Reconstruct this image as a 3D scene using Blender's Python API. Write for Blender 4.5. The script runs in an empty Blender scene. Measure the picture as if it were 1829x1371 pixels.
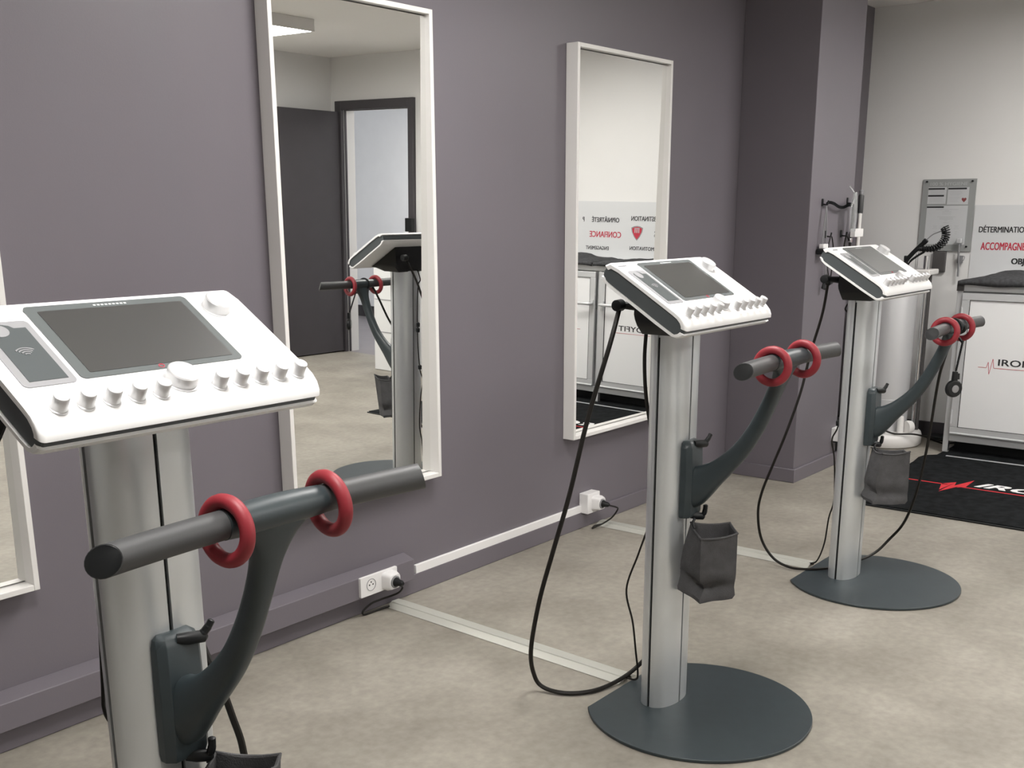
import bpy, bmesh, math, random
from mathutils import Vector, Matrix, noise
random.seed(7)
PI = math.pi
C = bpy.context.scene.collection
S = bpy.context.scene

# ------------------------------------------------------------------ camera, world, exposure
cam_d = bpy.data.cameras.new('camera'); cam = bpy.data.objects.new('camera', cam_d); C.objects.link(cam)
CAM_R = [[0.62159474, 0.2002573, -0.75730904], [-0.78333174, 0.15474608, -0.60203408], [-0.00337111, 0.96744543, 0.25305725]]
cam.matrix_world = Matrix.Translation((0, 0, 1.3)) @ Matrix(CAM_R).to_4x4()
cam_d.sensor_fit = 'HORIZONTAL'; cam_d.sensor_width = 36.0
cam_d.lens = 1940.78 / 1829 * 36.0
cam_d.shift_y = (885.40 - 685.5) / 1829
cam_d.clip_start = 0.02; cam_d.clip_end = 60
S.camera = cam
S.view_settings.view_transform = 'Standard'; S.view_settings.look = 'None'
S.view_settings.gamma = 1.0; S.view_settings.use_curve_mapping = False
S.view_settings.exposure = 1.0
w = bpy.data.worlds.new('world'); S.world = w; w.use_nodes = True
w.node_tree.nodes['Background'].inputs[0].default_value = (0.8, 0.85, 0.9, 1)
w.node_tree.nodes['Background'].inputs[1].default_value = 0.3
S.cycles.max_bounces = 10; S.cycles.diffuse_bounces = 5; S.cycles.glossy_bounces = 6
S.cycles.caustics_reflective = True
LAMP = 20.5            # brightness of the ceiling panels

# ------------------------------------------------------------------ materials
def mat(name, col, rough=0.5, metal=0.0, vary=0.0, scale=8.0, bump=0.0, bscale=200.0, col2=None, spec=0.5, emit=None, trans=0.0, coat=0.0):
    m = bpy.data.materials.new(name); m.use_nodes = True
    nt = m.node_tree; b = nt.nodes['Principled BSDF']
    b.inputs['Base Color'].default_value = (*col, 1)
    b.inputs['Roughness'].default_value = rough
    b.inputs['Metallic'].default_value = metal
    b.inputs['Specular IOR Level'].default_value = spec
    b.inputs['Transmission Weight'].default_value = trans
    b.inputs['Coat Weight'].default_value = coat
    tc = nt.nodes.new('ShaderNodeTexCoord')
    if vary or col2:
        n = nt.nodes.new('ShaderNodeTexNoise'); n.inputs['Scale'].default_value = scale
        n.inputs['Detail'].default_value = 6
        nt.links.new(tc.outputs['Object'], n.inputs['Vector'])
        r = nt.nodes.new('ShaderNodeValToRGB')
        c2 = col2 if col2 else tuple(min(1, c * (1 + vary)) for c in col)
        c1 = col if col2 else tuple(c * (1 - vary) for c in col)
        r.color_ramp.elements[0].position = 0.35; r.color_ramp.elements[1].position = 0.65
        r.color_ramp.elements[0].color = (*c1, 1); r.color_ramp.elements[1].color = (*c2, 1)
        nt.links.new(n.outputs['Fac'], r.inputs['Fac']); nt.links.new(r.outputs['Color'], b.inputs['Base Color'])
    if bump:
        n2 = nt.nodes.new('ShaderNodeTexNoise'); n2.inputs['Scale'].default_value = bscale; n2.inputs['Detail'].default_value = 4
        nt.links.new(tc.outputs['Object'], n2.inputs['Vector'])
        bp = nt.nodes.new('ShaderNodeBump'); bp.inputs['Strength'].default_value = bump; bp.inputs['Distance'].default_value = 0.002
        nt.links.new(n2.outputs['Fac'], bp.inputs['Height']); nt.links.new(bp.outputs['Normal'], b.inputs['Normal'])
    if emit:
        b.inputs['Emission Color'].default_value = (*emit[0], 1); b.inputs['Emission Strength'].default_value = emit[1]
    return m

M = {}
M['purple'] = mat('mauve_grey_wall_paint', (0.150, 0.136, 0.155), 0.42, vary=0.03, scale=1.3, bump=0.08, bscale=260, spec=0.35)
M['white_wall'] = mat('pale_grey_wall_paint', (0.75, 0.745, 0.735), 0.6, vary=0.02, scale=1.2, bump=0.05, bscale=200)
M['ceiling'] = mat('off_white_ceiling', (0.88, 0.865, 0.835), 0.8, bump=0.05)
M['corridor'] = mat('white_corridor_paint', (0.95, 0.952, 0.965), 0.7, vary=0.01)
M['corridor_floor'] = mat('mauve_corridor_vinyl', (0.22, 0.205, 0.22), 0.5, vary=0.05, scale=4)
M['dark_paint'] = mat('charcoal_door_paint', (0.055, 0.050, 0.056), 0.45, vary=0.03, bump=0.03)
M['white'] = mat('white_lacquer', (0.74, 0.725, 0.71), 0.4, vary=0.01)
M['shell'] = mat('white_console_shell', (0.86, 0.86, 0.86), 0.33, vary=0.01, coat=0.15)
M['socket'] = mat('white_socket_plastic', (0.78, 0.77, 0.77), 0.35)
M['slate'] = mat('dark_slate_coating', (0.030, 0.041, 0.046), 0.42, vary=0.06, scale=30, bump=0.05, bscale=900)
M['side'] = mat('dark_grey_side_plastic', (0.068, 0.077, 0.081), 0.5)
M['black'] = mat('black_plastic', (0.008, 0.009, 0.010), 0.45, spec=0.35)
M['rubber'] = mat('dark_grey_grip_rubber', (0.050, 0.051, 0.053), 0.5, vary=0.04, bump=0.06, bscale=900)
M['cable'] = mat('black_cable_rubber', (0.009, 0.0075, 0.006), 0.5, spec=0.3)
M['red'] = mat('red_foam_rubber', (0.26, 0.019, 0.029), 0.5, vary=0.05, scale=30, bump=0.04, bscale=700)
M['alu'] = mat('brushed_aluminium', (0.655, 0.68, 0.695), 0.32, 0.65, vary=0.02, scale=3)
M['knob'] = mat('satin_silver_knob', (0.66, 0.66, 0.67), 0.3, 0.4)
M['profile'] = mat('aluminium_profile', (0.60, 0.61, 0.62), 0.35, 0.35)
M['ramp'] = mat('grey_aluminium_ramp', (0.50, 0.50, 0.455), 0.42, 0.25)
M['bezel'] = mat('grey_glossy_bezel', (0.112, 0.124, 0.126), 0.25, coat=0.3)
M['screen'] = mat('dark_screen_glass', (0.042, 0.042, 0.041), 0.33, spec=0.9)
M['screen'].node_tree.nodes['Principled BSDF'].inputs['IOR'].default_value = 1.50
M['reader_frame'] = mat('light_grey_reader_frame', (0.27, 0.27, 0.28), 0.45)
M['reader'] = mat('dark_grey_reader_panel', (0.08, 0.09, 0.093), 0.3)
M['felt'] = mat('grey_felt_fabric', (0.088, 0.087, 0.090), 0.95, vary=0.10, scale=40, bump=0.6, bscale=400, spec=0.1)
M['felt_dark'] = mat('charcoal_felt_fabric', (0.060, 0.061, 0.064), 0.95, vary=0.2, scale=60, bump=0.6, bscale=400, spec=0.1)
M['carpet'] = mat('black_mat_pile', (0.010, 0.011, 0.012), 0.95, vary=0.4, scale=25, bump=0.8, bscale=500, spec=0.1)
M['mat_white'] = mat('white_mat_print', (0.75, 0.75, 0.75), 0.9)
M['mat_red'] = mat('red_mat_print', (0.55, 0.02, 0.03), 0.9)
M['ink'] = mat('black_print', (0.02, 0.02, 0.022), 0.6)
M['ink_red'] = mat('red_print', (0.50, 0.03, 0.06), 0.6)
M['ink_grey'] = mat('grey_print', (0.22, 0.22, 0.23), 0.7)
M['ink_soft'] = mat('faint_grey_print', (0.42, 0.43, 0.44), 0.7)
M['board'] = mat('light_grey_board', (0.64, 0.65, 0.66), 0.5)
M['panel'] = mat('white_door_panel', (0.80, 0.805, 0.81), 0.35)
M['plate'] = mat('grey_sign_plate', (0.30, 0.31, 0.305), 0.35)
M['paper'] = mat('white_paper', (0.52, 0.53, 0.54), 0.8)
M['chrome'] = mat('chrome', (0.75, 0.75, 0.76), 0.12, 1.0)
M['silver'] = mat('silver_housing', (0.55, 0.55, 0.56), 0.4, 0.2)
M['clear'] = mat('clear_plastic', (0.9, 0.92, 0.93), 0.1, trans=0.9)
M['mirror'] = mat('mirror_glass', (0.93, 0.935, 0.92), 0.0, 1.0)
M['diffuser'] = mat('lamp_diffuser', (0.9, 0.9, 0.9), 0.6, emit=((1.0, 0.975, 0.94), LAMP))
M['heart'] = mat('dark_red_print', (0.22, 0.05, 0.05), 0.6)
M['brown_dark'] = mat('dark_grey_plate', (0.075, 0.070, 0.070), 0.5)

def floor_material():
    m = bpy.data.materials.new('concrete_look_vinyl'); m.use_nodes = True
    nt = m.node_tree; b = nt.nodes['Principled BSDF']; L = nt.links.new
    tc = nt.nodes.new('ShaderNodeTexCoord')
    mp = nt.nodes.new('ShaderNodeMapping'); L(tc.outputs['Object'], mp.inputs['Vector'])
    mp.inputs['Rotation'].default_value = (0, 0, 0.0)
    a = nt.nodes.new('ShaderNodeTexNoise'); a.inputs['Scale'].default_value = 2.6; a.inputs['Detail'].default_value = 9; a.inputs['Roughness'].default_value = 0.62
    L(mp.outputs['Vector'], a.inputs['Vector'])
    c = nt.nodes.new('ShaderNodeTexNoise'); c.inputs['Scale'].default_value = 38; c.inputs['Detail'].default_value = 5
    L(mp.outputs['Vector'], c.inputs['Vector'])
    r = nt.nodes.new('ShaderNodeValToRGB'); e = r.color_ramp.elements
    e[0].position = 0.30; e[0].color = (0.215, 0.195, 0.165, 1); e[1].position = 0.68; e[1].color = (0.355, 0.330, 0.285, 1)
    L(a.outputs['Fac'], r.inputs['Fac'])
    r2 = nt.nodes.new('ShaderNodeValToRGB'); e = r2.color_ramp.elements
    e[0].position = 0.3; e[0].color = (0.86, 0.86, 0.86, 1); e[1].position = 0.7; e[1].color = (1.06, 1.06, 1.06, 1)
    L(c.outputs['Fac'], r2.inputs['Fac'])
    mx = nt.nodes.new('ShaderNodeMix'); mx.data_type = 'RGBA'; mx.blend_type = 'MULTIPLY'; mx.inputs[0].default_value = 1
    L(r.outputs['Color'], mx.inputs[6]); L(r2.outputs['Color'], mx.inputs[7]); L(mx.outputs[2], b.inputs['Base Color'])
    b.inputs['Roughness'].default_value = 0.5; b.inputs['Specular IOR Level'].default_value = 0.4
    bp = nt.nodes.new('ShaderNodeBump'); bp.inputs['Strength'].default_value = 0.08; bp.inputs['Distance'].default_value = 0.002
    L(c.outputs['Fac'], bp.inputs['Height']); L(bp.outputs['Normal'], b.inputs['Normal'])
    return m
M['floor'] = floor_material()

# ------------------------------------------------------------------ mesh helpers
class B:
    def __init__(s): s.v = []; s.f = []
    def add(s, vs, fs):
        o = len(s.v); s.v += [tuple(x) for x in vs]; s.f += [tuple(i + o for i in f) for f in fs]; return s
    def box(s, x0, x1, y0, y1, z0, z1):
        vs = [(x0,y0,z0),(x1,y0,z0),(x1,y1,z0),(x0,y1,z0),(x0,y0,z1),(x1,y0,z1),(x1,y1,z1),(x0,y1,z1)]
        return s.add(vs, [(0,3,2,1),(4,5,6,7),(0,1,5,4),(1,2,6,5),(2,3,7,6),(3,0,4,7)])
    def sections(s, secs, cap=True):
        n = len(secs[0]); vs = [p for q in secs for p in q]; fs = []
        for i in range(len(secs) - 1):
            for j in range(n):
                k = (j + 1) % n; fs.append((i*n+j, i*n+k, (i+1)*n+k, (i+1)*n+j))
        if cap: fs.append(tuple(range(n))[::-1]); fs.append(tuple(range((len(secs)-1)*n, len(secs)*n)))
        return s.add(vs, fs)
    def prism_x(s, prof, x0, x1):      # prof of (y, z)
        return s.sections([[(x, y, z) for y, z in prof] for x in (x0, x1)])
    def prism_z(s, prof, z0, z1):
        return s.sections([[(x, y, z) for x, y in prof] for z in (z0, z1)])
    def prism_y(s, prof, y0, y1):
        return s.sections([[(x, y, z) for x, z in prof] for y in (y0, y1)])
    def lathe(s, prof, n=32, M4=None):   # prof of (r, h) round z
        secs = []
        for r, h in prof:
            q = [Vector((r*math.cos(2*PI*k/n), r*math.sin(2*PI*k/n), h)) for k in range(n)]
            if M4: q = [M4 @ p for p in q]
            secs.append([tuple(p) for p in q])
        return s.sections(secs)
    def tube(s, pts, rad, n=10, close=False):
        pts = [Vector(p) for p in pts]; m = len(pts)
        t0 = (pts[1] - pts[0]).normalized(); up = Vector((0,0,1)) if abs(t0.z) < .9 else Vector((1,0,0))
        u = t0.cross(up).normalized(); secs = []
        for i, p in enumerate(pts):
            if close: t = (pts[(i+1) % m] - pts[i-1]).normalized()
            else: t = (pts[min(i+1, m-1)] - pts[max(i-1, 0)]).normalized()
            u = (u - t * u.dot(t)).normalized(); v = t.cross(u)
            r = rad[i] if isinstance(rad, (list, tuple)) else rad
            secs.append([tuple(p + r*(math.cos(2*PI*k/n)*u + math.sin(2*PI*k/n)*v)) for k in range(n)])
        if close:
            vs = [q for sec in secs for q in sec]; fs = []
            for i in range(m):
                for j in range(n):
                    a = i*n; b = ((i+1) % m)*n; k = (j+1) % n; fs.append((a+j, a+k, b+k, b+j))
            return s.add(vs, fs)
        return s.sections(secs)
    def build(s, name, m, parent=None, bevel=0, seg=2, angle=35, loc=None, subsurf=0):
        me = bpy.data.meshes.new(name); me.from_pydata(s.v, [], s.f); me.update()
        bm = bmesh.new(); bm.from_mesh(me); bmesh.ops.recalc_face_normals(bm, faces=bm.faces); bm.to_mesh(me); bm.free()
        me.materials.append(M[m] if isinstance(m, str) else m)
        for p in me.polygons: p.use_smooth = bool(angle)
        if angle: me.set_sharp_from_angle(angle=math.radians(angle))
        o = bpy.data.objects.new(name, me); C.objects.link(o)
        if parent: o.parent = parent
        if loc: o.location = loc
        if bevel:
            d = o.modifiers.new('bevel', 'BEVEL'); d.width = bevel; d.segments = seg; d.limit_method = 'ANGLE'; d.angle_limit = math.radians(40)
            d.harden_normals = False
        if subsurf:
            d = o.modifiers.new('subdivision', 'SUBSURF'); d.levels = subsurf; d.render_levels = subsurf
        return o

def spline(pts, k=8):
    P = [Vector(p) for p in pts]; P = [P[0]*2 - P[1]] + P + [P[-1]*2 - P[-2]]; out = []
    for i in range(1, len(P) - 2):
        a, b, c, d = P[i-1:i+3]
        for j in range(k):
            t = j / k
            out.append(.5*((2*b) + (c-a)*t + (2*a-5*b+4*c-d)*t*t + (3*b-a-3*c+d)*t**3))
    out.append(P[-2]); return out

def thing(name, label, cat, loc=(0,0,0), rz=0, group=None):
    o = bpy.data.objects.new(name, None); C.objects.link(o); o.empty_display_size = 0.1
    o.location = loc; o.rotation_euler = (0, 0, rz); o['label'] = label; o['category'] = cat
    if group: o['group'] = group
    return o
def tag(o, label, cat, group=None):
    o['label'] = label; o['category'] = cat
    if group: o['group'] = group
    return o
def struct(o, label=None):
    o['kind'] = 'structure'
    if label: o['label'] = label
    return o
def copy_tree(o, parent=None):
    c = o.copy(); C.objects.link(c); c.parent = parent
    for ch in list(o.children): copy_tree(ch, c)
    return c
def rrect(x0, x1, y0, y1, r, n=5):
    out = []
    for cx, cy, a in ((x1-r, y1-r, 0), (x0+r, y1-r, 90), (x0+r, y0+r, 180), (x1-r, y0+r, 270)):
        for k in range(n+1):
            t = math.radians(a + 90*k/n); out.append((cx + r*math.cos(t), cy + r*math.sin(t)))
    return out
def text(body, name, m, box, origin, X, Y, parent=None, bold=0.0, shear=0.0, depth=0.001):
    """lettering that fills box = (width, height); origin is its lower left corner, X and Y unit directions"""
    cu = bpy.data.curves.new(name, 'FONT'); cu.body = body; cu.shear = shear; cu.extrude = 0
    cu.resolution_u = 3
    o = bpy.data.objects.new(name, cu); C.objects.link(o)
    bpy.context.view_layer.update()
    me = bpy.data.meshes.new_from_object(o.evaluated_get(bpy.context.evaluated_depsgraph_get()))
    bpy.data.objects.remove(o)
    xs = [v.co.x for v in me.vertices]; ys = [v.co.y for v in me.vertices]
    sx = box[0]/(max(xs)-min(xs)); sy = box[1]/(max(ys)-min(ys))
    X = Vector(X); Y = Vector(Y); N = X.cross(Y); O = Vector(origin) + N*depth
    x0, y0 = min(xs), min(ys)
    for v in me.vertices:
        v.co = O + X*((v.co.x-x0)*sx) + Y*((v.co.y-y0)*sy)
    if bold:
        tmp = B(); q = [v.co.copy() for v in me.vertices]; fc = [tuple(p.vertices) for p in me.polygons]; w_ = bold*box[1]
        for k, (dx, dy) in enumerate(((-w_, -w_*.4), (w_, -w_*.4), (-w_, w_*.4), (w_, w_*.4), (0, 0))): tmp.add([v + X*dx + Y*dy + N*(.00005*k) for v in q], fc)
        me = bpy.data.meshes.new(name); me.from_pydata(tmp.v, [], tmp.f); me.update()
    me.materials.clear(); me.materials.append(M[m])
    o = bpy.data.objects.new(name, me); C.objects.link(o)
    if parent: o.parent = parent
    return o
def flat(name, m, pts, parent=None, N=(0,0,1), t=0.0006):
    """thin printed shape: polygon pts extruded by t along N"""
    N = Vector(N); a = [tuple(Vector(p)) for p in pts]; b = [tuple(Vector(p) + N*t) for p in pts]
    return B().sections([a, b]).build(name, m, parent, angle=0)

# ------------------------------------------------------------------ room shell
XF, YL, YR, XB, ZC = 6.53, 2.536, -2.22, -2.2, 2.415
T = 0.12
struct(B().box(XB-T, XF, YR-T, YL+T, -0.1, 0).build('floor', 'floor'))
struct(B().box(XB-T, XF+T, YR-T, YL+T, ZC, ZC+0.1).build('ceiling', 'ceiling'))
struct(B().box(XB-T, XF+T, YL, YL+T, 0, ZC).build('wall_left', 'purple'))
struct(B().box(XB-T, XF+T, YR-T, YR, 0, ZC).build('wall_right', 'white_wall'))
struct(B().box(XB-T, XB, YR, YL, 0, ZC).build('wall_back', 'white_wall'))
DY0, DY1, DZ = -2.07, -1.30, 2.0      # door opening in the far wall
far = B(); far.box(XF, XF+T, DY1, YL, 0, ZC); far.box(XF, XF+T, YR, DY0, 0, ZC); far.box(XF, XF+T, DY0, DY1, DZ, ZC)
struct(far.build('wall_far', 'white_wall'))
struct(B().box(4.945, 5.465, 2.16, YL, 0, ZC).build('wall_pillar', 'purple', bevel=0.002))
# corridor beyond the door
struct(B().box(XF, 9.3, -5.2, -0.2, -0.1, 0).build('floor_corridor', 'corridor_floor'))
struct(B().box(XF+T, 9.3, -5.2, -0.2, ZC, ZC+0.1).build('ceiling_corridor', 'corridor'))
struct(B().box(XF+T, 9.3, -4.9, -4.8, 0, ZC).build('wall_corridor_right', 'corridor'))
struct(B().box(8.55, 8.65, -4.8, -0.2, 0, ZC).build('wall_corridor_far', 'corridor'))
struct(B().box(XF+T, 8.55, -0.3, -0.2, 0, ZC).build('wall_corridor_left', 'corridor'))
struct(B().box(8.535, 8.55, -4.8, -0.3, 0, 0.12).build('baseboard_corridor', 'dark_paint'))
# baseboards
def bb(name, x0, x1, y0, y1, h=0.07):
    return struct(B().box(x0, x1, y0, y1, 0, h).build(name, M['purple'], bevel=0.003))
bb('baseboard_left', XB, 4.945, YL-0.013, YL)
bb('baseboard_left', 5.465, XF, YL-0.013, YL)
bb('baseboard_pillar', 4.932, 4.945, 2.147, YL-0.013, 0.068)
bb('baseboard_pillar', 4.945, 5.478, 2.147, 2.16, 0.068)
struct(B().box(XF-0.013, XF, -1.23, YL-0.013, 0, 0.085).build('baseboard_far', 'dark_paint'))
struct(B().box(XB, XF, YR, YR+0.013, 0, 0.085).build('baseboard_right', 'dark_paint'))
# dark door frame and open leaf
fr = B()
fr.box(XF-0.03, XF+.005, DY0-0.075, DY0, 0, DZ+0.07); fr.box(XF-0.03, XF+.005, DY1, DY1+0.06, 0, DZ+0.07); fr.box(XF-0.03, XF+.005, DY0, DY1, DZ, DZ+0.07)
fr.box(XF+.005, XF+.03, DY0-.01, DY0+.006, 0, DZ); fr.box(XF+.005, XF+.03, DY1-.006, DY1+.01, 0, DZ); fr.box(XF+.005, XF+.03, DY0, DY1, DZ-.006, DZ+.01)
struct(fr.build('door_1_frame', 'dark_paint', bevel=0.004))
dl = struct(B().box(XF-0.03-0.88, XF-0.035, -2.13, -2.09, 0.008, 1.985).build('door_1', 'dark_paint', bevel=0.003))
hd = B(); hd.lathe([(0.024, 0), (0.024, 0.008)], 20, Matrix.Translation((XF-0.85, -2.09, 1.02)) @ Matrix.Rotation(-PI/2, 4, 'X'))
hd.tube([(XF-0.85, -2.09, 1.02), (XF-0.85, -2.045, 1.02), (XF-0.84, -2.035, 1.02), (XF-0.73, -2.035, 1.02)], 0.009, 10)
hd.build('door_handle', 'chrome', dl)

# ------------------------------------------------------------------ ceiling lamps
def ceiling_lamp(x, y, label, s=0.28):
    t = thing('ceiling_lamp', label, 'lamp', (x, y, ZC), 0, 'square ceiling lamps')
    h = 0.075
    b = B()
    b.box(-s, s, -s, -s+0.012, -h, 0); b.box(-s, s, s-0.012, s, -h, 0); b.box(-s, -s+0.012, -s+0.012, s-0.012, -h, 0); b.box(s-0.012, s, -s+0.012, s-0.012, -h, 0)
    b.build('lamp_housing', 'white', t, bevel=0.003)
    B().box(-s+0.012, s-0.012, -s+0.012, s-0.012, -h+0.002, -h+0.012).build('lamp_diffuser', 'diffuser', t)
    return t
ceiling_lamp(4.78, -0.99, 'square white ceiling lamp seen glowing in the tall mirror')
ceiling_lamp(5.18, 0.88, 'square white ceiling lamp above the black entrance mat')
ceiling_lamp(2.42, 1.45, 'square white ceiling lamp nearest the mauve wall with the mirrors')
ceiling_lamp(0.70, 0.80, 'added square white ceiling lamp, out of view, brightening the nearest training machine')  # added out of view to brighten the nearest console top
ceiling_lamp(2.6, -1.2, 'added square white fill lamp, out of view above the open floor, away from the mirrors')  # unseen fill lamp, put in to keep the open floor bright
cl = ceiling_lamp(7.6, -2.0, 'square white ceiling lamp in the corridor beyond the open door')

# ------------------------------------------------------------------ mirrors
def wall_mirror(x0, x1, z0, z1, tilt, label):
    y0, yw = 2.480, YL
    t = thing('wall_mirror', label, 'mirror', (x0, yw, z0), 0, 'white framed wall mirrors')
    W, H, D, f = x1-x0, z1-z0, yw-y0-0.001, 0.015
    b = B()
    b.box(0, f, -D, -0.001, 0, H); b.box(W-f, W, -D, -0.001, 0, H); b.box(f, W-f, -D, -0.001, 0, f); b.box(f, W-f, -D, -0.001, H-f, H)
    b.build('frame', 'white', t, bevel=0.0015)
    B().box(f, W-f, -0.006, -0.002, f, H-f).build('backing', 'white', t)
    g = B(); zc = H/2; yc = 2.513 - yw
    a, c = math.cos(tilt), math.sin(tilt); e = H/2 - f - 0.004
    # glass leans out very slightly at the top
    q = [(x, yc - s*c*e - k*0.004, zc + s*a*e) for k in (0, 1) for x, s in ((f, -1), (W-f, -1), (W-f, 1), (f, 1))]
    q = [(x, y + 0.004 - .007*(x - W/2), z) for x, y, z in q]
    g.add(q, [(0,1,2,3), (7,6,5,4), (0,4,5,1), (1,5,6,2), (2,6,7,3), (3,7,4,0)])
    g.build('mirror_glass', 'mirror', t, angle=0)
    return t
wall_mirror(0.590, 1.257, 0.406, 1.906, 0.013, 'tall white framed mirror cut off at the left edge, behind the nearest training machine')
wall_mirror(2.069, 2.729, 0.410, 1.913, 0.013, 'tall white framed mirror reflecting the open dark door and the ceiling lamp')
wall_mirror(3.523, 4.214, 0.405, 1.906, 0.011, 'tall white framed mirror farthest down the wall, reflecting the cabinets and mirrored words')

# ------------------------------------------------------------------ training machine
TH = math.radians(31.2)
P0 = Vector((0, 0, 1.149))
U = Vector((1, 0, 0)); V = Vector((0, math.cos(TH), math.sin(TH))); N = Vector((0, -math.sin(TH), math.cos(TH)))
def tp(u, v, n=0.0): return P0 + U*u + V*v + N*n
TM = Matrix(((1, 0, 0, 0), (0, V.y, N.y, 0), (0, V.z, N.z, 1.149), (0, 0, 0, 1)))
def onplane(b, prof, n0, n1):
    return b.sections([[tuple(tp(u, v, n)) for u, v in prof] for n in (n0, n1)])

def make_machine():
    t = thing('training_machine', '', 'exercise machine', (0, 0, 0), 0, 'muscle stimulation training machines')
    # base plate: round plate cut straight at the back
    R, cy, ych = 0.297, -0.108, 0.128
    a0 = math.asin((ych - cy) / R); n = 72
    prof = []
    for k in range(n + 1):
        a = PI - a0 + (PI + 2*a0) * k / n; prof.append((R*math.cos(a), cy + R*math.sin(a)))
    B().prism_z(prof, 0.001, 0.009).build('base_plate', 'slate', t, bevel=0.0015)
    # oval column with four dark grooves
    a, b_ = 0.082, 0.049; prof = []; gr = []
    for q in range(4):
        c = q * 90
        angs = [c + 3 + (84) * k / 22 for k in range(23)]
        if q % 2 == 0: w2 = 0.0035
        else: w2 = 0.0032
        pts = []
        for g in angs:
            r = math.radians(g); e = 2.25
            x = a*math.copysign(abs(math.cos(r))**(2/e), math.cos(r)); y = b_*math.copysign(abs(math.sin(r))**(2/e), math.sin(r)); pts.append((x, y))
        if q == 0: g0 = [(a-0.006, -w2), (a-0.006, w2), (a, w2)]
        if q == 1: g0 = [(w2, b_-0.006), (-w2, b_-0.006), (-w2, b_)]
        if q == 2: g0 = [(-a+0.006, w2), (-a+0.006, -w2), (-a, -w2)]
        if q == 3: g0 = [(-w2, -b_+0.006), (w2, -b_+0.006), (w2, -b_)]
        prev = {0: (a, -w2), 1: (w2, b_), 2: (-a, w2), 3: (-w2, -b_)}[q]
        prof += [prev] + g0 + pts[1:-1]
    B().prism_z(prof, 0.009, 1.008).build('column', 'alu', t, angle=30)
    s = B()
    for x0, x1, y0, y1 in ((a-0.0062, a-0.0045, -.0032, .0032), (-a+0.0045, -a+0.0062, -.0032, .0032), (-.0029, .0029, b_-.0062, b_-.0045), (-.0029, .0029, -b_+.0045, -b_+.0062)):
        s.box(x0, x1, y0, y1, 0.009, 0.998)
    s.build('groove_liner', 'black', t)
    # neck between column and console
    pr = [(-.050, 1.005), (.046, 1.005), (.054, 1.022), (.050, 1.119), (-.106, 1.023), (-.104, 1.018)]
    b = B(); secs = []
    for x, dz in ((-.116, .034), (-.112, .022), (-.088, 0), (.088, 0), (.112, .022), (.116, .034)):
        secs.append([(x, y, (z if z > 1.1 else min(z + dz, 1.088 + .62*y)) if i != 4 else z) for i, (y, z) in enumerate(pr)])
    b.sections(secs); b.build('neck', 'black', t, bevel=0.003)
    # console: dark housing between a white top cover and a white bottom cover
    outer = [(.060, 1.1815), (.035, 1.1703), (-.018, 1.1385), (-.070, 1.107), (-.125, 1.0735), (-.139, 1.064), (-.149, 1.053), (-.1535, 1.042), (-.1530, 1.034),
             (-.1475, 1.0245), (-.138, 1.0185), (-.127, 1.0170), (-.117, 1.0195), (-.072, 1.0455), (-.020, 1.0775), (.034, 1.1105), (.068, 1.1315), (.079, 1.141), (.0835, 1.152), (.081, 1.165), (.073, 1.1765)]
    cen = Vector((sum(p[0] for p in outer)/len(outer), sum(p[1] for p in outer)/len(outer)))
    def inset(d):
        out = []; n = len(outer)
        for i in range(n):
            p0 = Vector(outer[i-1]); p1 = Vector(outer[i]); p2 = Vector(outer[(i+1) % n])
            t1 = (p1-p0).normalized(); t2 = (p2-p1).normalized(); n1 = Vector((-t1.y, t1.x)); n2 = Vector((-t2.y, t2.x))
            m = (n1+n2).normalized(); out.append(tuple(p1 + m*d/max(.5, m.dot(n1))))
        return out
    i1 = inset(0.0045)
    if (Vector(i1[3]) - cen).length > (Vector(outer[3]) - cen).length: i1 = inset(-0.0045); sg = -1
    else: sg = 1
    i2 = inset(sg*0.008)
    B().sections([[(x, y, z) for y, z in i1] for x in (-.217, .217)]).build('housing', 'side', t, bevel=0.003)
    # top cover: slab following the profile from the back to the front lip
    def cover(idx, name, thick, x):
        ins = inset(sg*thick)
        o_ = [outer[i] for i in idx]; i_ = [ins[i] for i in idx][::-1]
        prof = o_ + i_
        secs = []; r = .008
        for sgn, ks in ((-1, range(5, -1, -1)), (1, range(0, 6))):
            for q_ in ks:
                an = q_/5*PI/2; xx = sgn*(x - r + r*math.sin(an)); d_ = r*(1 - math.cos(an))
                f_ = 1 - d_/.125
                secs.append([(xx, cen.x + (y-cen.x)*f_, cen.y + (z-cen.y) - (y-cen.x)*(1-f_)*.606) for y, z in prof])
        return B().sections(secs).build(name, 'shell', t, bevel=0.0018, seg=3)
    cover([20, 0, 1, 2, 3, 4, 5, 6, 7, 8], 'top_cover', 0.008, .222)
    cover([9, 10, 11, 12, 13, 14, 15, 16, 17, 18], 'bottom_cover', 0.006, .221)
    # screen
    on = lambda nm, m, prof, n0, n1, par=t, bev=0: onplane(B(), prof, n0, n1).build(nm, m, par, bevel=bev)
    bz = on('screen_bezel', 'bezel', rrect(-.124, .131, -.106, .054, .008), -.001, .0018)
    on('screen', 'screen', rrect(-.108, .118, -.096, .041, .002), .0018, .0024, t)
    mk = B()
    for k in range(9): onplane(mk, rrect(-.022+.006*k, -.018+.006*k, .0455, .0485, .0004, 1), .0018, .0021)
    mk.build('maker_mark', 'paper', bz)
    rg = B(); rg.tube([tp(-.004 + .004*math.cos(a_*PI/8), -.1005 + .0035*math.sin(a_*PI/8), .002) for a_ in range(16)], .0006, 6, close=True)
    rg.build('power_symbol', 'ink_red', bz)
    # card reader
    rd = on('card_reader', 'reader_frame', rrect(-.203, -.131, -.110, .026, .008), -.001, .0014)
    on('reader_panel', 'reader', [(-.192, -.100), (-.140, -.100), (-.140, .010), (-.156, .010), (-.160, .016), (-.170, .020), (-.184, .018), (-.192, .012)], .0014, .0020, rd)
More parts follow.
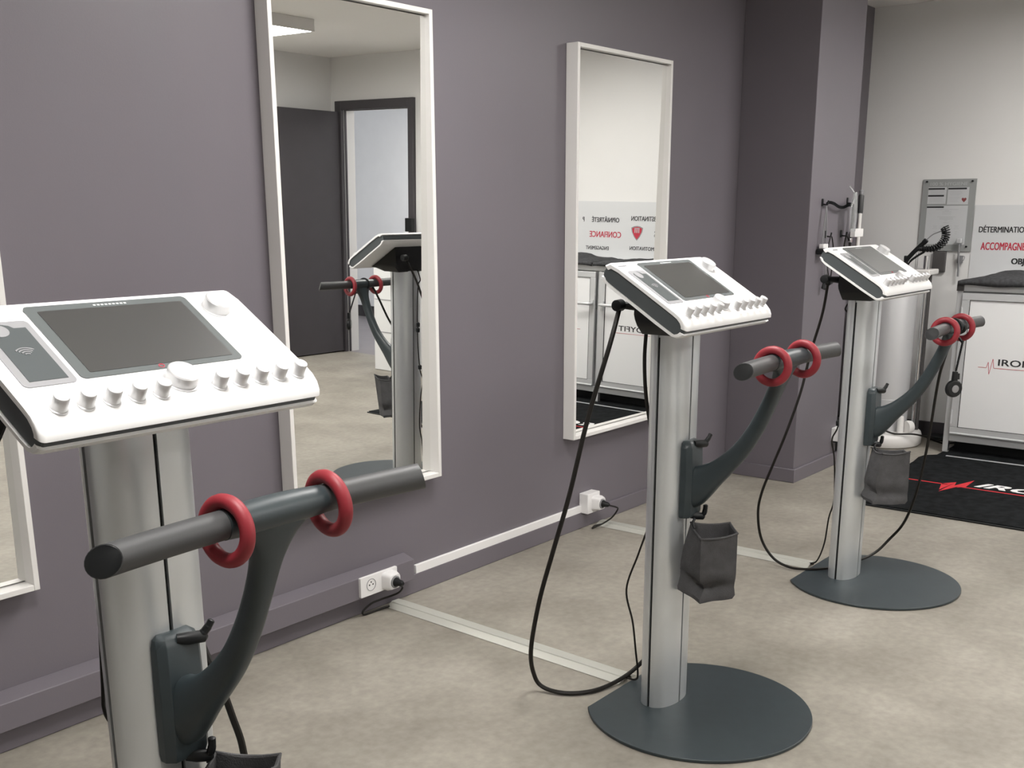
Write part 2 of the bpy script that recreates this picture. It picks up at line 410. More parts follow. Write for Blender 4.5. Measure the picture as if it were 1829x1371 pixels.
    onplane(B(), [(-.178 + .013*math.cos(k*PI/14), .006 + .013*math.sin(k*PI/14)) for k in range(28)], .0020, .0026).build('reader_disc', 'reader_frame', rd)
    w_ = B()
    for i, r in enumerate((.005, .009, .013, .017)):
        w_.tube([tp(-.166 + r*math.sin(q), -.050 + r*math.cos(q), .0022) for q in [(-.8 + 1.6*k/8) for k in range(9)]], .0010, 6)
    w_.build('contactless_symbol', 'reader_frame', rd)
    mk = B()
    for k in range(5): onplane(mk, rrect(-.207+.007*k, -.202+.007*k, .047, .0505, .0004, 1), -.001, .0006)
    mk.build('model_mark', 'ink_grey', t)
    # knobs
    def knob(u, v, r, h, name):
        pr_ = [(r*1.12, -.001), (r*1.12, .0015), (r*1.0, .002), (r*.98, h*.5), (r*.97, h-.0015), (r*.90, h), (r*.55, h+.0004), (.0005, h+.0005)]
        B().lathe(pr_, 28, TM @ Matrix.Translation((u, v, 0))).build(name, 'knob', t, angle=40)
    for u in (-.183, -.147, -.111, -.075, -.039, .054, .089, .124, .159, .194): knob(u, -.155, .0102, .020, 'small_knob')
    knob(.005, -.135, .0225, .018, 'main_knob'); knob(.168, .018, .0215, .018, 'menu_knob')
    # cable hook at the back of the neck
    h = B(); h.tube([(-.040, .040, 1.066), (-.065, .070, 1.070), (-.100, .100, 1.074)], [.014, .012, .009], 10)
    h.lathe([(.006, -.014), (.014, -.012), (.015, .010), (.010, .014)], 16, Matrix.Translation((-.110, .102, 1.074)) @ Matrix.Rotation(PI/2, 4, 'Y'))
    h.build('cable_hook', 'black', t)
    # ---- handle unit: mount, arm, bar, grips, rings
    mb = B()
    secs = []
    for z, hw_, d in ((.500, .030, .064), (.503, .036, .071), (.515, .038, .075), (.60, .038, .077), (.685, .037, .074), (.697, .034, .068), (.703, .026, .060)):
        secs.append([(-hw_, -.047, z), (hw_, -.047, z), (hw_, -d+.012, z), (hw_*.72, -d, z), (-hw_*.72, -d, z), (-hw_, -d+.012, z)])
    mb.sections(secs); mb.build('arm_mount', 'slate', t, bevel=0.006, seg=4)
    cl_ = [(-.045, .590, .150, .064), (-.068, .590, .124, .056), (-.092, .600, .090, .048), (-.120, .620, .066, .041), (-.152, .648, .053, .036), (-.195, .694, .044, .034), (-.231, .750, .039, .034), (-.259, .808, .036, .036), (-.280, .860, .034, .046), (-.292, .893, .034, .074), (-.297, .910, .034, .112), (-.299, .922, .032, .142)]
    path = [Vector((0, y, z)) for y, z, _, _ in cl_]
    ab = B(); secs = []
    k = 5; P_ = [(Vector((y, z, 0)), th_, w_) for y, z, th_, w_ in cl_]
    sm = spline([(y, z, th_) for y, z, th_, w_ in cl_], k); sw = spline([(w_, 0, 0) for *_, w_ in cl_], k)
    for i, p in enumerate(sm):
        q0 = sm[max(i-1, 0)]; q1 = sm[min(i+1, len(sm)-1)]
        tx, tz = q1.x-q0.x, q1.y-q0.y; l = math.hypot(tx, tz); nx, nz = -tz/l, tx/l
        ww = sw[i].x; sec = []
        for j in range(28):
            g = 2*PI*j/28; e = 2.6
            cx = math.copysign(abs(math.cos(g))**(2/e), math.cos(g)); cs = math.copysign(abs(math.sin(g))**(2/e), math.sin(g))
            sec.append((ww/2*cx, p.x + nx*p.z/2*cs, p.y + nz*p.z/2*cs))
        secs.append(sec)
    ab.sections(secs); ab.build('arm', 'slate', t, angle=60)
    # bar: gently bowed towards the user at the ends
    def bar_pt(x): return Vector((x, -.298 - .26*x*x, .927))
    bb_ = B(); xs = [-.080 + .16*i/16 for i in range(17)]
    secs = []
    for x in xs:
        c = bar_pt(x); ry = .0205 + .003*math.cos(x/.08*PI/2); rz_ = .0195 + .003*math.cos(x/.08*PI/2)
        secs.append([(c.x, c.y + ry*math.cos(2*PI*j/24), c.z + rz_*math.sin(2*PI*j/24)) for j in range(24)])
    bb_.sections(secs); bb_.build('bar_centre', 'slate', t, angle=50)
    for sgn in (-1, 1):
        g_ = B(); secs = []
        n = 18
        for i in range(n+1):
            sec = []
            for j in range(24):
                g = 2*PI*j/24; cy_, cz_ = math.cos(g), math.sin(g)
                # the end is cut obliquely: short above and at the back, long below in front
                xe = (.250 if sgn < 0 else .262) + .013*cy_ - .006*cz_
                x = sgn*(.078 + (xe - .078)*i/n); c = bar_pt(x)
                sec.append((x, c.y + .0195*cy_, c.z + .0190*cz_))
            secs.append(sec)
        g_.sections(secs); gp = g_.build('grip', 'rubber', t, angle=50)
        e_ = B(); last = [Vector(p) for p in secs[-1]]; ce = sum(last, Vector())/24
        d_ = Vector((sgn*.0006, 0, 0))
        e_.sections([[tuple(p + d_*-1) for p in [ce + (q-ce)*.97 for q in last]], [tuple(p + d_) for p in [ce + (q-ce)*.94 for q in last]]])
        e_.build('end_cap', 'black', gp)
    for x, tz in ((-.074, .10), (.094, -.08)):
        c = bar_pt(x) + Vector((0, 0, -.0085)); r_ = B(); q = []
        for j in range(40):
            g = 2*PI*j/40; l = Vector((0, .0375*math.cos(g), .0375*math.sin(g)))
            l.rotate(Matrix.Rotation(tz, 3, 'Z') @ Matrix.Rotation(tz*.6, 3, 'Y')); q.append(c + l)
        r_.tube(q, .0098, 14, close=True); r_.build('ring', 'red', t)
    lv = B()
    lv.tube([(-.004, -.066, .694), (.010, -.074, .693), (.034, -.078, .690), (.038, -.078, .690)], [.008, .010, .0095, .006], 14)
    lv.tube(spline([(.028, -.078, .691), (.034, -.081, .698), (.040, -.084, .706), (.045, -.086, .715)]), [.0068]*8+[.0062]*8+[.0055]*8+[.003], 10)
    lv.build('clamp_lever', 'black', t)
    lv = B()
    lv.tube([(-.004, -.064, .505), (.008, -.074, .503), (.026, -.082, .499), (.030, -.083, .499)], [.008, .010, .0095, .006], 14)
    lv.tube(spline([(.020, -.082, .500), (.024, -.087, .507), (.026, -.089, .518), (.026, -.090, .532)]), [.0055]*8+[.0065]*8+[.0060]*8+[.003], 10)
    lv.build('lower_clamp_lever', 'black', t)
    return t
HANDLE = ('arm_mount', 'arm', 'bar_centre', 'grip', 'ring', 'clamp_lever', 'lower_clamp_lever')
mach0 = make_machine()
machines = [mach0, copy_tree(mach0), copy_tree(mach0)]
for t, loc, lab, rise in ((machines[0], (0.865, 1.381, 0), 'nearest silver training machine with a big white console and red rings', 0),
                    (machines[1], (2.413, 1.388, 0), 'middle silver training machine on a round slate base, its console before the farthest mirror', .033),
                    (machines[2], (3.727, 1.405, 0), 'farthest silver training machine, nearest the cabinets, with a remote hanging from its bar', 0)):
    t.location = loc; t['label'] = lab
    for ch in t.children:
        if rise and ch.name.split('.')[0] in HANDLE: ch.location.z += rise

def cable(t, pts, r, name='cable', m='cable', k=8):
    return B().tube(spline(pts, k), r, 8).build(name, m, t)
m1, m2, m3 = machines
cable(m1, [(.03, .09, 1.02), (.06, .085, .90), (.085, .075, .75), (.105, .05, .66), (.104, .02, .612), (.106, -.01, .565), (.116, -.02, .51), (.124, -.03, .456), (.126, -.03, .38), (.11, .0, .22), (.09, .05, .09), (.07, .10, .05), (.0, .12, .03)], .006)
cable(m1, [(-.02, .085, 1.0), (-.030, .085, .80), (-.043, .083, .60), (-.045, .083, .55), (-.030, .083, .50), (-.01, .083, .35), (.0, .10, .15), (.02, .11, .012)], .003, 'power_cable')
cable(m1, [(-.118, .104, 1.07), (-.16, .10, .985), (-.30, .10, .82), (-.42, .10, .66), (-.50, .10, .50), (-.53, .10, .385), (-.52, .10, .277), (-.48, .10, .19), (-.40, .10, .12), (-.30, .10, .08), (-.17, .10, .06), (-.06, .10, .06), (.03, .10, .07)], .0062)
cable(m2, [(-.106, .10, 1.075), (-.15, .10, .98), (-.189, .135, .80), (-.225, .165, .60), (-.245, .20, .45), (-.245, .245, .30), (-.215, .295, .14), (-.180, .31, .05), (-.168, .288, .016), (-.150, .23, .008), (-.100, .180, .008), (-.028, .157, .010), (.036, .133, .03), (.075, .105, .07), (.07, .07, .12), (.05, .06, .20)], .0062)
cable(m2, [(-.012, .08, 1.01), (-.014, .082, .934), (-.004, .082, .845), (.020, .08, .753), (.037, .078, .69), (.05, .07, .55), (.055, .07, .4), (.06, .07, .2), (.10, .09, .10)], .005)
cable(m2, [(.02, .052, .60), (.02, .064, .52), (.02, .079, .470), (.02, .106, .392), (.02, .141, .284), (.02, .118, .193), (.02, .106, .112), (.025, .100, .045), (.03, .110, .018), (.04, .155, .010)], .0028, 'power_cable')
cable(m3, [(-.090, .10, 1.06), (-.050, .13, .95), (-.035, .17, .81), (-.055, .189, .67), (-.085, .222, .52), (-.097, .26, .40), (-.103, .295, .29), (-.092, .31, .205), (-.056, .308, .10), (-.054, .257, .033), (-.056, .187, .010), (-.044, .115, .014), (.016, .058, .0165), (.09, .052, .0165), (.165, .0, .022), (.240, -.03, .040), (.291, -.058, .083), (.290, -.098, .140), (.24, -.14, .22), (.20, -.175, .33), (.185, -.195, .45), (.172, -.208, .56), (.150, -.222, .684), (.112, -.242, .769), (.086, -.268, .850), (.070, -.292, .905), (.062, -.318, .930), (.058, -.322, .912), (.052, -.300, .898)], .0050)
cable(m3, [(.03, .05, 1.01), (.02, .076, .969), (.02, .062, .94), (.02, .056, .833), (.02, .058, .673), (.02, .071, .55), (.02, .09, .496), (.02, .076, .425), (.02, .066, .28), (.02, .081, .202), (.02, .091, .103), (.02, .115, .030), (.025, .150, .011)], .0028, 'power_cable')
for z, y in ((.760, .061), (.735, .060), (.560, .071)):
    B().lathe([(.003, -.012), (.008, -.010), (.009, .006), (.004, .011)], 12, Matrix.Translation((.020, y, z))).build('cable_connector', 'black', m3)

# ------------------------------------------------------------------ remote hanging from the farthest machine's bar
def remote():
    ox, oy, oz = 3.727, 1.405, 0
    t = thing('hanging_remote', 'black round remote on a braided cord hanging from the farthest machine bar', 'remote control', (ox, oy, 0))
    x0 = -.052
    st = B(); q = []
    for j in range(26):
        g = 2*PI*j/26; q.append((.018 + .026*math.cos(g)*.3, -.300 + .0265*math.cos(g), .925 + .0265*math.sin(g)))
    st.tube(q, .0042, 8, close=True); st.tube(spline([(.018, -.302, .899), (.012, -.320, .892), (-.002, -.336, .880)]), .0042, 8)
    st.build('strap', 'black', t)
    cd = B(); n = 60
    for ph in (0, PI):
        cd.tube([(-.002 - .044*i/n + .0022*math.cos(i*.9+ph), -.338 + .0022*math.sin(i*.9+ph), .885 - .095*i/n) for i in range(n+1)], .0019, 6)
    cd.build('cord', 'black', t)
    bd = B(); F = Matrix.Translation((x0, -.338, .733)) @ Matrix.Rotation(math.radians(-38), 4, 'Z') @ Matrix.Rotation(PI/2, 4, 'X')
    bd.lathe([(.024, -.009), (.028, -.007), (.029, 0), (.028, .006), (.024, .009)], 28, F)
    G = Matrix.Translation((x0, -.338, .733)) @ Matrix.Rotation(math.radians(-38), 4, 'Z')
    vs = [G @ Vector(p) for p in ((-.008, -.007, .02), (.008, -.007, .02), (.008, .007, .02), (-.008, .007, .02), (-.007, -.006, .056), (.007, -.006, .056), (.007, .006, .056), (-.007, .006, .056))]
    bd.add(vs, [(0,3,2,1),(4,5,6,7),(0,1,5,4),(1,2,6,5),(2,3,7,6),(3,0,4,7)])
    vs = [G @ Vector(p) for p in ((.004, -.005, .030), (.016, -.005, .030), (.016, .005, .030), (.004, .005, .030), (.004, -.005, .050), (.015, -.005, .050), (.015, .005, .050), (.004, .005, .050))]
    bd.add(vs, [(0,3,2,1),(4,5,6,7),(0,1,5,4),(1,2,6,5),(2,3,7,6),(3,0,4,7)])
    bd.build('remote_body', 'black', t, bevel=.001)
    B().lathe([(.0125, .0088), (.0125, .0105), (.010, .0115), (.0005, .0115)], 24, F).build('button', 'reader_frame', t)
    B().lathe([(.0125, -.0115), (.0125, -.0088)], 24, F).build('button', 'reader_frame', t)
    return t
remote()

# ------------------------------------------------------------------ fabric bags under the handles
def bag(label, mloc, rim, bot, seed, tuck):
    # corners in order front-left, front-right, back-right, back-left
    K, NV = 7, 16
    cx = sum(p[0] for p in bot)/4; cy = sum(p[1] for p in bot)/4; zb = min(p[2] for p in bot)
    base = Vector((mloc[0] + cx, mloc[1] + cy, zb)); off = Vector((cx, cy, zb))
    rim = [Vector(p) - off for p in rim]; bot = [Vector(p) - off for p in bot]
    t = thing('fabric_bag', label, 'bag', base, 0, 'grey felt bags under the handlebars')
    bm = bmesh.new()
    def ring(f, d):
        c = [r.lerp(b, f) for r, b in zip(rim, bot)]; m = sum(c, Vector())/4
        g = math.exp(-((f - .80)/.10)**2)
        c = [p + (m - p)*tuck[i]*g for i, p in enumerate(c)]
        pts = []
        for i in range(4):
            a, b = c[i], c[(i+1) % 4]
            for k in range(K):
                p = a.lerp(b, k/K); n = (p - m); n.z = 0; n.normalize()
                side = math.sin(PI*k/K)
                wv = noise.noise(Vector((p.x*14+seed, p.y*14, p.z*12)))*.012*side*(.35+f) - .010*side*g
                q = p + n*(wv - d) + Vector((0, 0, -.006*side*(1-f)**4))
                # rounded bottom edge
                if f > .96: q = q + (m-q)*.10
                pts.append(bm.verts.new(q))
        return pts
    fs = [k/NV for k in range(NV+1)]
    out = [ring(f, 0) for f in fs]; inn = [ring(f, .004) for f in fs[:-2]]
    n = 4*K
    def join(a, b):
        for j in range(n): k = (j+1) % n; bm.faces.new((a[j], a[k], b[k], b[j]))
    for a, b in zip(out, out[1:]): join(a, b)
    for a, b in zip(inn, inn[1:]): join(a, b)
    join(inn[0], out[0]); bm.faces.new(out[-1]); bm.faces.new(inn[-1])
    bmesh.ops.recalc_face_normals(bm, faces=bm.faces)
    me = bpy.data.meshes.new('bag_body'); bm.to_mesh(me); bm.free(); me.materials.append(M['felt'])
    for p in me.polygons: p.use_smooth = True
    me.set_sharp_from_angle(angle=math.radians(38))
    o = bpy.data.objects.new('bag_body', me); C.objects.link(o); o.parent = t
    hm = B(); hm.tube([tuple(me.vertices[j].co) for j in range(n)], .0030, 6, close=True); hm.build('hem', 'felt', t)
    a = rim[3].lerp(rim[0], .35); hk = B()
    hk.tube(spline([tuple(a), tuple(a + Vector((.002, .006, .012))), tuple(a + Vector((.012, .006, .022)))]), .0035, 8); hk.build('loop', 'black', t)
    return t
bag('grey felt bag cut off by the bottom edge, under the nearest handlebar', (0.865, 1.381),
    [(-.030, -.125, .490), (.068, -.178, .490), (.106, -.150, .489), (.050, -.060, .487)], [(-.03, -.12, .31), (.06, -.185, .30), (.10, -.14, .30), (.04, -.05, .31)], 3, [.1, .1, .1, .1])
bag('grey felt bag hanging open on the middle training machine', (2.413, 1.388),
    [(-.075, -.135, .503), (-.005, -.200, .514), (.065, -.142, .516), (.005, -.060, .516)], [(-.045, -.120, .316), (.018, -.190, .330), (.070, -.140, .322), (-.030, -.028, .342)], 5, [.50, .05, .05, .10])
bag('grey felt bag hanging on the farthest machine, in front of the black mat', (3.727, 1.405),
    [(-.055, -.125, .486), (-.015, -.205, .497), (.035, -.165, .488), (-.005, -.068, .490)], [(-.060, -.100, .300), (.012, -.202, .304), (.055, -.165, .290), (-.020, -.042, .312)], 9, [.30, .02, .05, .10])

# ------------------------------------------------------------------ cable duct, sockets, ramps
du = B(); du.prism_x([(YL, .070), (2.486, .070), (2.486, .143), (YL-.004, .158), (YL, .158)], XB, 2.583)
struct(du.build('trim_1', 'purple', bevel=.002))
wt = B().box(2.632, 3.645, YL-.012, YL, .068, .100)
struct(wt.build('trim_2', 'socket', bevel=.002))

def plug(t, x, y, z, r=.021):
    # adapter: box with a round front, black plug and short cable
    a = B(); a.sections([[(x + dx, yy, z + dz) for dx, dz in rrect(-s, s, -s, s, s*.45)] for yy, s in ((y, .030), (y-.018, .030), (y-.030, .026), (y-.034, .024))])
    ad = a.build('adapter', 'socket', t)
    B().lathe([(r, 0), (r*.98, -.004), (r*.7, -.005)], 24, Matrix.Translation((x, y-.0335, z)) @ Matrix.Rotation(-PI/2, 4, 'X') @ Matrix.Scale(1, 4)).build('socket_rim', 'ink_grey', ad)
    b = B(); F = Matrix.Translation((x, y-.034, z)) @ Matrix.Rotation(PI/2, 4, 'X')
    b.lathe([(.016, 0), (.016, .006), (.012, .014), (.010, .030), (.006, .036)], 16, F); b.build('plug', 'black', ad)
# double socket on the duct
t = thing('wall_socket', 'white double wall socket on the mauve cable duct with a black plug', 'socket', (2.405, 2.486, .110), 0, 'white sockets low on the wall')
B().sections([[(x, yy, z) for x, z in rrect(-.085+s, .085-s, -.034+s, .034-s, .003)] for yy, s in ((0, 0), (-.009, 0), (-.010, .001))]).build('face_plate', 'socket', t)
r_ = B(); r_.lathe([(.021, -.0105), (.020, -.010), (.019, -.0102)], 28, Matrix.Translation((-.038, 0, .002)) @ Matrix.Rotation(-PI/2, 4, 'X'))
r_ = B()
r_.tube([(-.038 + .020*math.cos(k*PI/14), -.0105, .002 + .020*math.sin(k*PI/14)) for k in range(28)], .0012, 6, close=True)
r_.build('socket_ring', 'reader_frame', t)
h_ = B()
for dx, dz in ((-.008, 0), (.008, 0), (0, .009)): h_.lathe([(.0028, .0098), (.0028, .0106)], 10, Matrix.Translation((-.038+dx, 0, .002+dz)) @ Matrix.Rotation(PI/2, 4, 'X'))
h_.build('pin_holes', 'black', t)
plug(t, .040, -.010, -.002)
# single surface socket at the end of the white trunking
t = thing('wall_socket', 'small white surface socket at the end of the white trunking', 'socket', (3.690, YL, .112), 0, 'white sockets low on the wall')
B().box(-.045, .045, -.045, 0, -.046, .040).build('socket_box', 'socket', t, bevel=.003)
plug(t, .012, -.045, -.005)
# power leads
tag(B().tube(spline([(2.445, 2.420, .106), (2.440, 2.405, .096), (2.449, 2.43, .072), (2.445, 2.46, .055), (2.416, 2.485, .044), (2.384, 2.497, .036), (2.350, 2.500, .020), (2.350, 2.500, .007), (2.385, 2.498, .006), (2.425, 2.495, .006), (2.46, 2.490, .007)]), .0035, 8).build('power_lead', 'cable'), 'black lead curled below the double socket on the duct', 'cable')
tag(B().tube(spline([(3.702, 2.42, .105), (3.72, 2.40, .098), (3.735, 2.40, .085), (3.725, 2.42, .050), (3.70, 2.45, .022), (3.66, 2.475, .006), (3.70, 2.49, .005), (3.735, 2.48, .006)]), .0035, 8).build('power_lead', 'cable'), 'black lead dropping from the small surface socket', 'cable')
# ramps
def ramp(x0, y0, x1, y1, w, label):
    L = math.hypot(x1-x0, y1-y0); an = math.atan2(y1-y0, x1-x0)
    t = thing('cable_ramp', label, 'cable cover', (x0, y0, 0), an, 'aluminium cable ramps on the floor')
    pr = [(-w/2, .0008), (-w/2, .0018), (-w*.22, .0125), (-w*.20, .0150), (-w*.16, .0158), (w*.16, .0158), (w*.20, .0150), (w*.22, .0125), (w/2, .0018), (w/2, .0008), (w*.25, .0008), (w*.14, .0125), (-w*.14, .0125), (-w*.25, .0008)]
    b = B(); b.sections([[(x, y, z) for y, z in pr] for x in (0, L)]); b.build('ramp_body', 'ramp', t, angle=20)
    return t
ramp(2.50, 2.50, 2.460, 1.535, .088, 'aluminium cable ramp from the double socket to the middle machine')
ramp(3.760, 2.50, 3.765, 1.545, .088, 'aluminium cable ramp from the small socket to the farthest machine')
# socket strip on the pillar
t = thing('wall_socket', 'white socket block low on the far end of the mauve pillar', 'socket', (5.44, 2.16, .165), 0, 'white sockets low on the wall')
B().box(-.045, .05, -.05, 0, -.030, .040).build('socket_box', 'socket', t, bevel=.003)
B().box(-.040, .045, -.045, -.005, -.037, -.030).build('lower_edge', 'black', t)
B().box(-.03, .035, -.058, -.05, -.008, .006).build('recess', 'ink_grey', t)

# ------------------------------------------------------------------ entrance mat
t = thing('entrance_mat', 'black entrance mat with red pulse line and white lettering before the cabinets', 'mat', (0, 0, 0))
prof = [(4.755, .05), (6.50, .05), (6.50, 1.79), (5.98, 1.79), (5.93, 1.84), (5.86, 1.850), (5.74, 1.836), (4.755, 1.80)]
B().prism_z(prof, 0.001, 0.010).build('mat_pile', 'carpet', t, bevel=.002)
rim = B()
def strip(b, p, q, w_, z0, z1):
    p = Vector((*p, 0)); q = Vector((*q, 0)); d = (q-p).normalized(); n_ = Vector((-d.y, d.x, 0))*w_/2
    b.sections([[tuple(v + Vector((0, 0, z))) for v in (p-n_, p+n_, q+n_, q-n_)] for z in (z0, z1)])
strip(rim, (4.748, .05), (4.748, 1.80), .016, .001, .006)
rim.build('rubber_edge', 'black', t)
pl = B(); z0, z1 = .0101, .0112
strip(pl, (5.327, 1.79), (5.327, 1.53), .012, z0, z1)
strip(pl, (5.316, 1.46), (5.316, .12), .012, z0, z1)
pts = [(5.379, 1.595), (5.391, 1.590), (5.420, 1.560), (5.412, 1.535), (5.330, 1.500), (5.53, 1.452), (5.40, 1.500), (5.380, 1.470), (5.391, 1.455), (5.379, 1.450)]
pl.build('pulse_line', 'mat_red', t)
def poly(b, P, z0, z1): b.sections([[(x, y, z) for x, y in P] for z in (z0, z1)])
pu = B()
poly(pu, [(5.330, 1.560), (5.397, 1.510), (5.200, 1.530)], z0, z1)
poly(pu, [(5.169, 1.522), (5.397, 1.510), (5.306, 1.493)], z0, z1)
poly(pu, [(5.169, 1.522), (5.310, 1.500), (5.483, 1.450), (5.318, 1.476)], z0, z1+.0001)
poly(pu, [(5.295, 1.478), (5.483, 1.450), (5.325, 1.445)], z0, z1+.0002)
pu.build('pulse_mark', 'mat_red', t)
text('IRON BODYFIT', 'lettering', 'mat_white', (1.20, .092), (5.360, 1.412, .010), (0, -1, 0), (1, 0, 0), t, bold=.055, shear=.35, depth=.0012)

# ------------------------------------------------------------------ cabinets on the far wall
def cabinet(y1, y0, label):
    t = thing('storage_cabinet', label, 'cabinet', (6.08, y1, 0))
    X0, W = 0.0, y1 - y0
    # local: x depth, y negative along the front
    b = B()
    zt, zb = .918, .072
    b.box(.004, .030, -.030, 0, .012, zt); b.box(.004, .030, -W, -W+.030, .012, zt)
    b.box(.004, .030, -W+.030, -.030, .882, zt); b.box(.004, .030, -W+.030, -.030, zb, .112)
    b.box(.004, .030, -W/2-.013, -W/2+.013, .112, .882)
    b.build('frame', 'profile', t, bevel=.003)
    B().box(.030, .440, -W+.004, -.004, zb, zt-.006).build('carcass', 'panel', t, bevel=.002)
    B().box(.002, .442, -W-.004, .004, zt, zt+.010).build('top', 'profile', t, bevel=.002)
    f = B()
    for y in (-.0165, -W/2, -W+.0165):
        for x in (.018, .410):
            B().box(x-.0135, x+.0125, y-.0135, y+.0135, .0102, zb+.001).build('foot', 'profile', t)
    B().box(.10, .12, -W+.05, -.036, .0102, zb-.001).build('plinth', 'black', t)
    B().box(-.004, .032, -.034, .002, .884, .9165).build('corner_block', 'brown_dark', t)
    for i in (0, 1):
        a = -.033 - i*(W/2-.006); c = a - (W/2 - .045)
        d = B(); dz0, dz1 = .118, .876
        fw = .042
        d.box(-.012, .004, c, a, dz0, dz0+.038); d.box(-.012, .004, c, a, dz1-.038, dz1); d.box(-.012, .004, a-fw, a, dz0+.038, dz1-.038); d.box(-.012, .004, c, c+fw, dz0+.038, dz1-.038)
        d.tube([(-.012, a-.002, dz0+.002), (-.012, c+.002, dz0+.002)], .0065, 10)
        dr = d.build('cabinet_door', 'profile', t, bevel=.002)
        B().box(-.007, .001, c+fw, a-fw, dz0+.038, dz1-.038).build('door_panel', 'panel', dr)
        sl = B()
        for q0, q1, z0_, z1_ in ((c+fw-.0015, a-fw+.0015, dz0+.0365, dz0+.0385), (c+fw-.0015, a-fw+.0015, dz1-.0385, dz1-.0365), (a-fw-.0012, a-fw+.0012, dz0+.038, dz1-.038), (c+fw-.0012, c+fw+.0012, dz0+.038, dz1-.038)):
            sl.box(-.0125, -.006, q0, q1, z0_, z1_)
        sl.build('seal', 'black', dr)
        yh = (c + .022) if i == 0 else (a - .022); sg = 1 if i == 0 else -1
        h = B(); h.box(-.018, -.012, yh-.012, yh+.012, .628, .692)
        h.tube([(-.018, yh, .668), (-.045, yh, .668), (-.050, yh + sg*.006, .668), (-.050, yh + sg*.115, .668)], [.011, .010, .010, .010], 12)
        h.build('door_handle', 'profile', dr, bevel=.002)
        hg = B()
        for z in (.21, .76):
            yy = (a - .004) if i == 0 else (c + .004); hg.tube([(-.016, yy, z-.038), (-.016, yy, z+.038)], .006, 8)
        hg.build('hinge', 'profile', dr)
        # logo: thin red pulse line, black lettering
        py = a - fw - .073; lz = .490; N_ = (-1, 0, 0)
        xp_ = -.0072
        lg = B()
        def seg(p, q, w_):
            p = Vector((0, *p)); q = Vector((0, *q)); d_ = (q-p).normalized(); n_ = Vector((0, -d_.z, d_.y))*w_/2
            lg.sections([[tuple(v + Vector((x_, 0, 0))) for v in (p-n_, p+n_, q+n_, q-n_)] for x_ in (xp_, xp_-.0008)])
        P = [(py, lz), (py-.042, lz), (py-.050, lz+.030), (py-.058, lz-.034), (py-.072, lz+.048), (py-.080, lz), (py-.61, lz)]
        P = [(y, z + (y-py)*.0) for y, z in P]
        for p, q in zip(P, P[1:]): seg(p, q, .0022)
        lg.build('pulse_line', 'ink_red', dr)
        text('IRON BODYFIT', 'lettering', 'ink', (.480, .034), (xp_, py-.100, lz+.015), (0, -1, 0), (0, 0, 1), dr, bold=.03, depth=.0006)
    return t
cabinet(1.797, .004, 'long white cabinet with aluminium frame and pulse-line logo on its doors')
# strip light grey rail lying between cabinet and mat
tag(B().box(5.966, 5.985, .06, 1.74, .0102, .0125).build('floor_strip', 'profile', bevel=.002), 'thin grey metal strip on the floor between mat and cabinet', 'floor strip')
# dark plinth behind the feet
# cloth heap on the cabinet
def cloth(y0, y1, seed, label, peak, h0=.035):
    bm = bmesh.new(); NX, NY = 26, 90; g = []
    for i in range(NX+1):
        row = []
        for j in range(NY+1):
            fx = i/NX; fy = j/NY; y = y0 + (y1-y0)*fy; x = 6.060 + .36*fx
            e = min(1, min(fx, 1-fx)*9) ; ey = min(1, min(fy, 1-fy)*12)
            hh = .008 + h0*(.3+.8*abs(noise.noise(Vector((x*4.0, y*5.5+seed, 0))))) + .012*noise.noise(Vector((x*14, y*9+seed, 3)))
            for py_, ph in peak: hh += ph*math.exp(-((y-py_)/(.05 if y > py_ else .22))**2)*(.4+.6*fx)
            z = .930 + max(.003, hh*math.sqrt(max(0, e*ey)))
            x += .006*noise.noise(Vector((y*7, seed, 1)))
            if i == 0: z = .925 - .010 - .012*noise.noise(Vector((y*6, seed, 2)))
            if i == 0: x = 6.056
            if i == 1: x = 6.055
            row.append(bm.verts.new((x, y, z)))
        g.append(row)
    for i in range(NX):
        for j in range(NY): bm.faces.new((g[i][j], g[i+1][j], g[i+1][j+1], g[i][j+1]))
    bmesh.ops.recalc_face_normals(bm, faces=bm.faces)
    me = bpy.data.meshes.new('folded_cloth'); bm.to_mesh(me); bm.free(); me.materials.append(M['felt_dark'])
    for p in me.polygons: p.use_smooth = True
    o = bpy.data.objects.new('folded_cloth', me); C.objects.link(o)
    d = o.modifiers.new('thickness', 'SOLIDIFY'); d.thickness = .006; d.offset = 1
    return tag(o, label, 'cloth')
cloth(1.790, .86, 2, 'charcoal cloth lying along the near end of the cabinet top', [(1.63, .040), (1.15, .016)], .010)
cloth(.85, .06, 8, 'charcoal cloth bunched up on the far half of the cabinet top', [(.60, .024), (.42, .014)], .022)

# ------------------------------------------------------------------ board with words
bd = thing('word_board', 'light grey wall board printed with black and red French words above the cabinet', 'sign', (0, 0, 0))
B().box(XF-.005, XF-.0005, -.35, 1.876, .90, 1.326).build('board_panel', 'board', bd)
XB_ = XF - .005
def word(s, y0, y1, z0, z1, m='ink', bold=.030): text(s, 'lettering', m, (y0-y1, z1-z0), (XB_, y0, z0), (0, -1, 0), (0, 0, 1), bd, bold=bold, depth=.0008)
word('DÉTERMINATION', 1.843, 1.581, 1.179, 1.2185)
word('ACCOMPAGNEMENT', 1.824, 1.500, 1.084, 1.125, 'ink_red')
word('OBJECTIF', 1.654, 1.480, 1.000, 1.041, bold=.05)
word('OBSTINATION', 1.068, .839, 1.200, 1.231)
word('MOTIVATION', 1.031, .835, 1.004, 1.029)
word('S', 1.047, 1.029, 1.095, 1.135)
word('OPINIÂTRETÉ', .739, .509, 1.185, 1.2245)
word('CONFIANCE', .758, .493, 1.082, 1.122, 'ink_red')
word('ENGAGEMENT', .659, .463, .995, 1.020)
word('P', .443, .428, 1.186, 1.217)
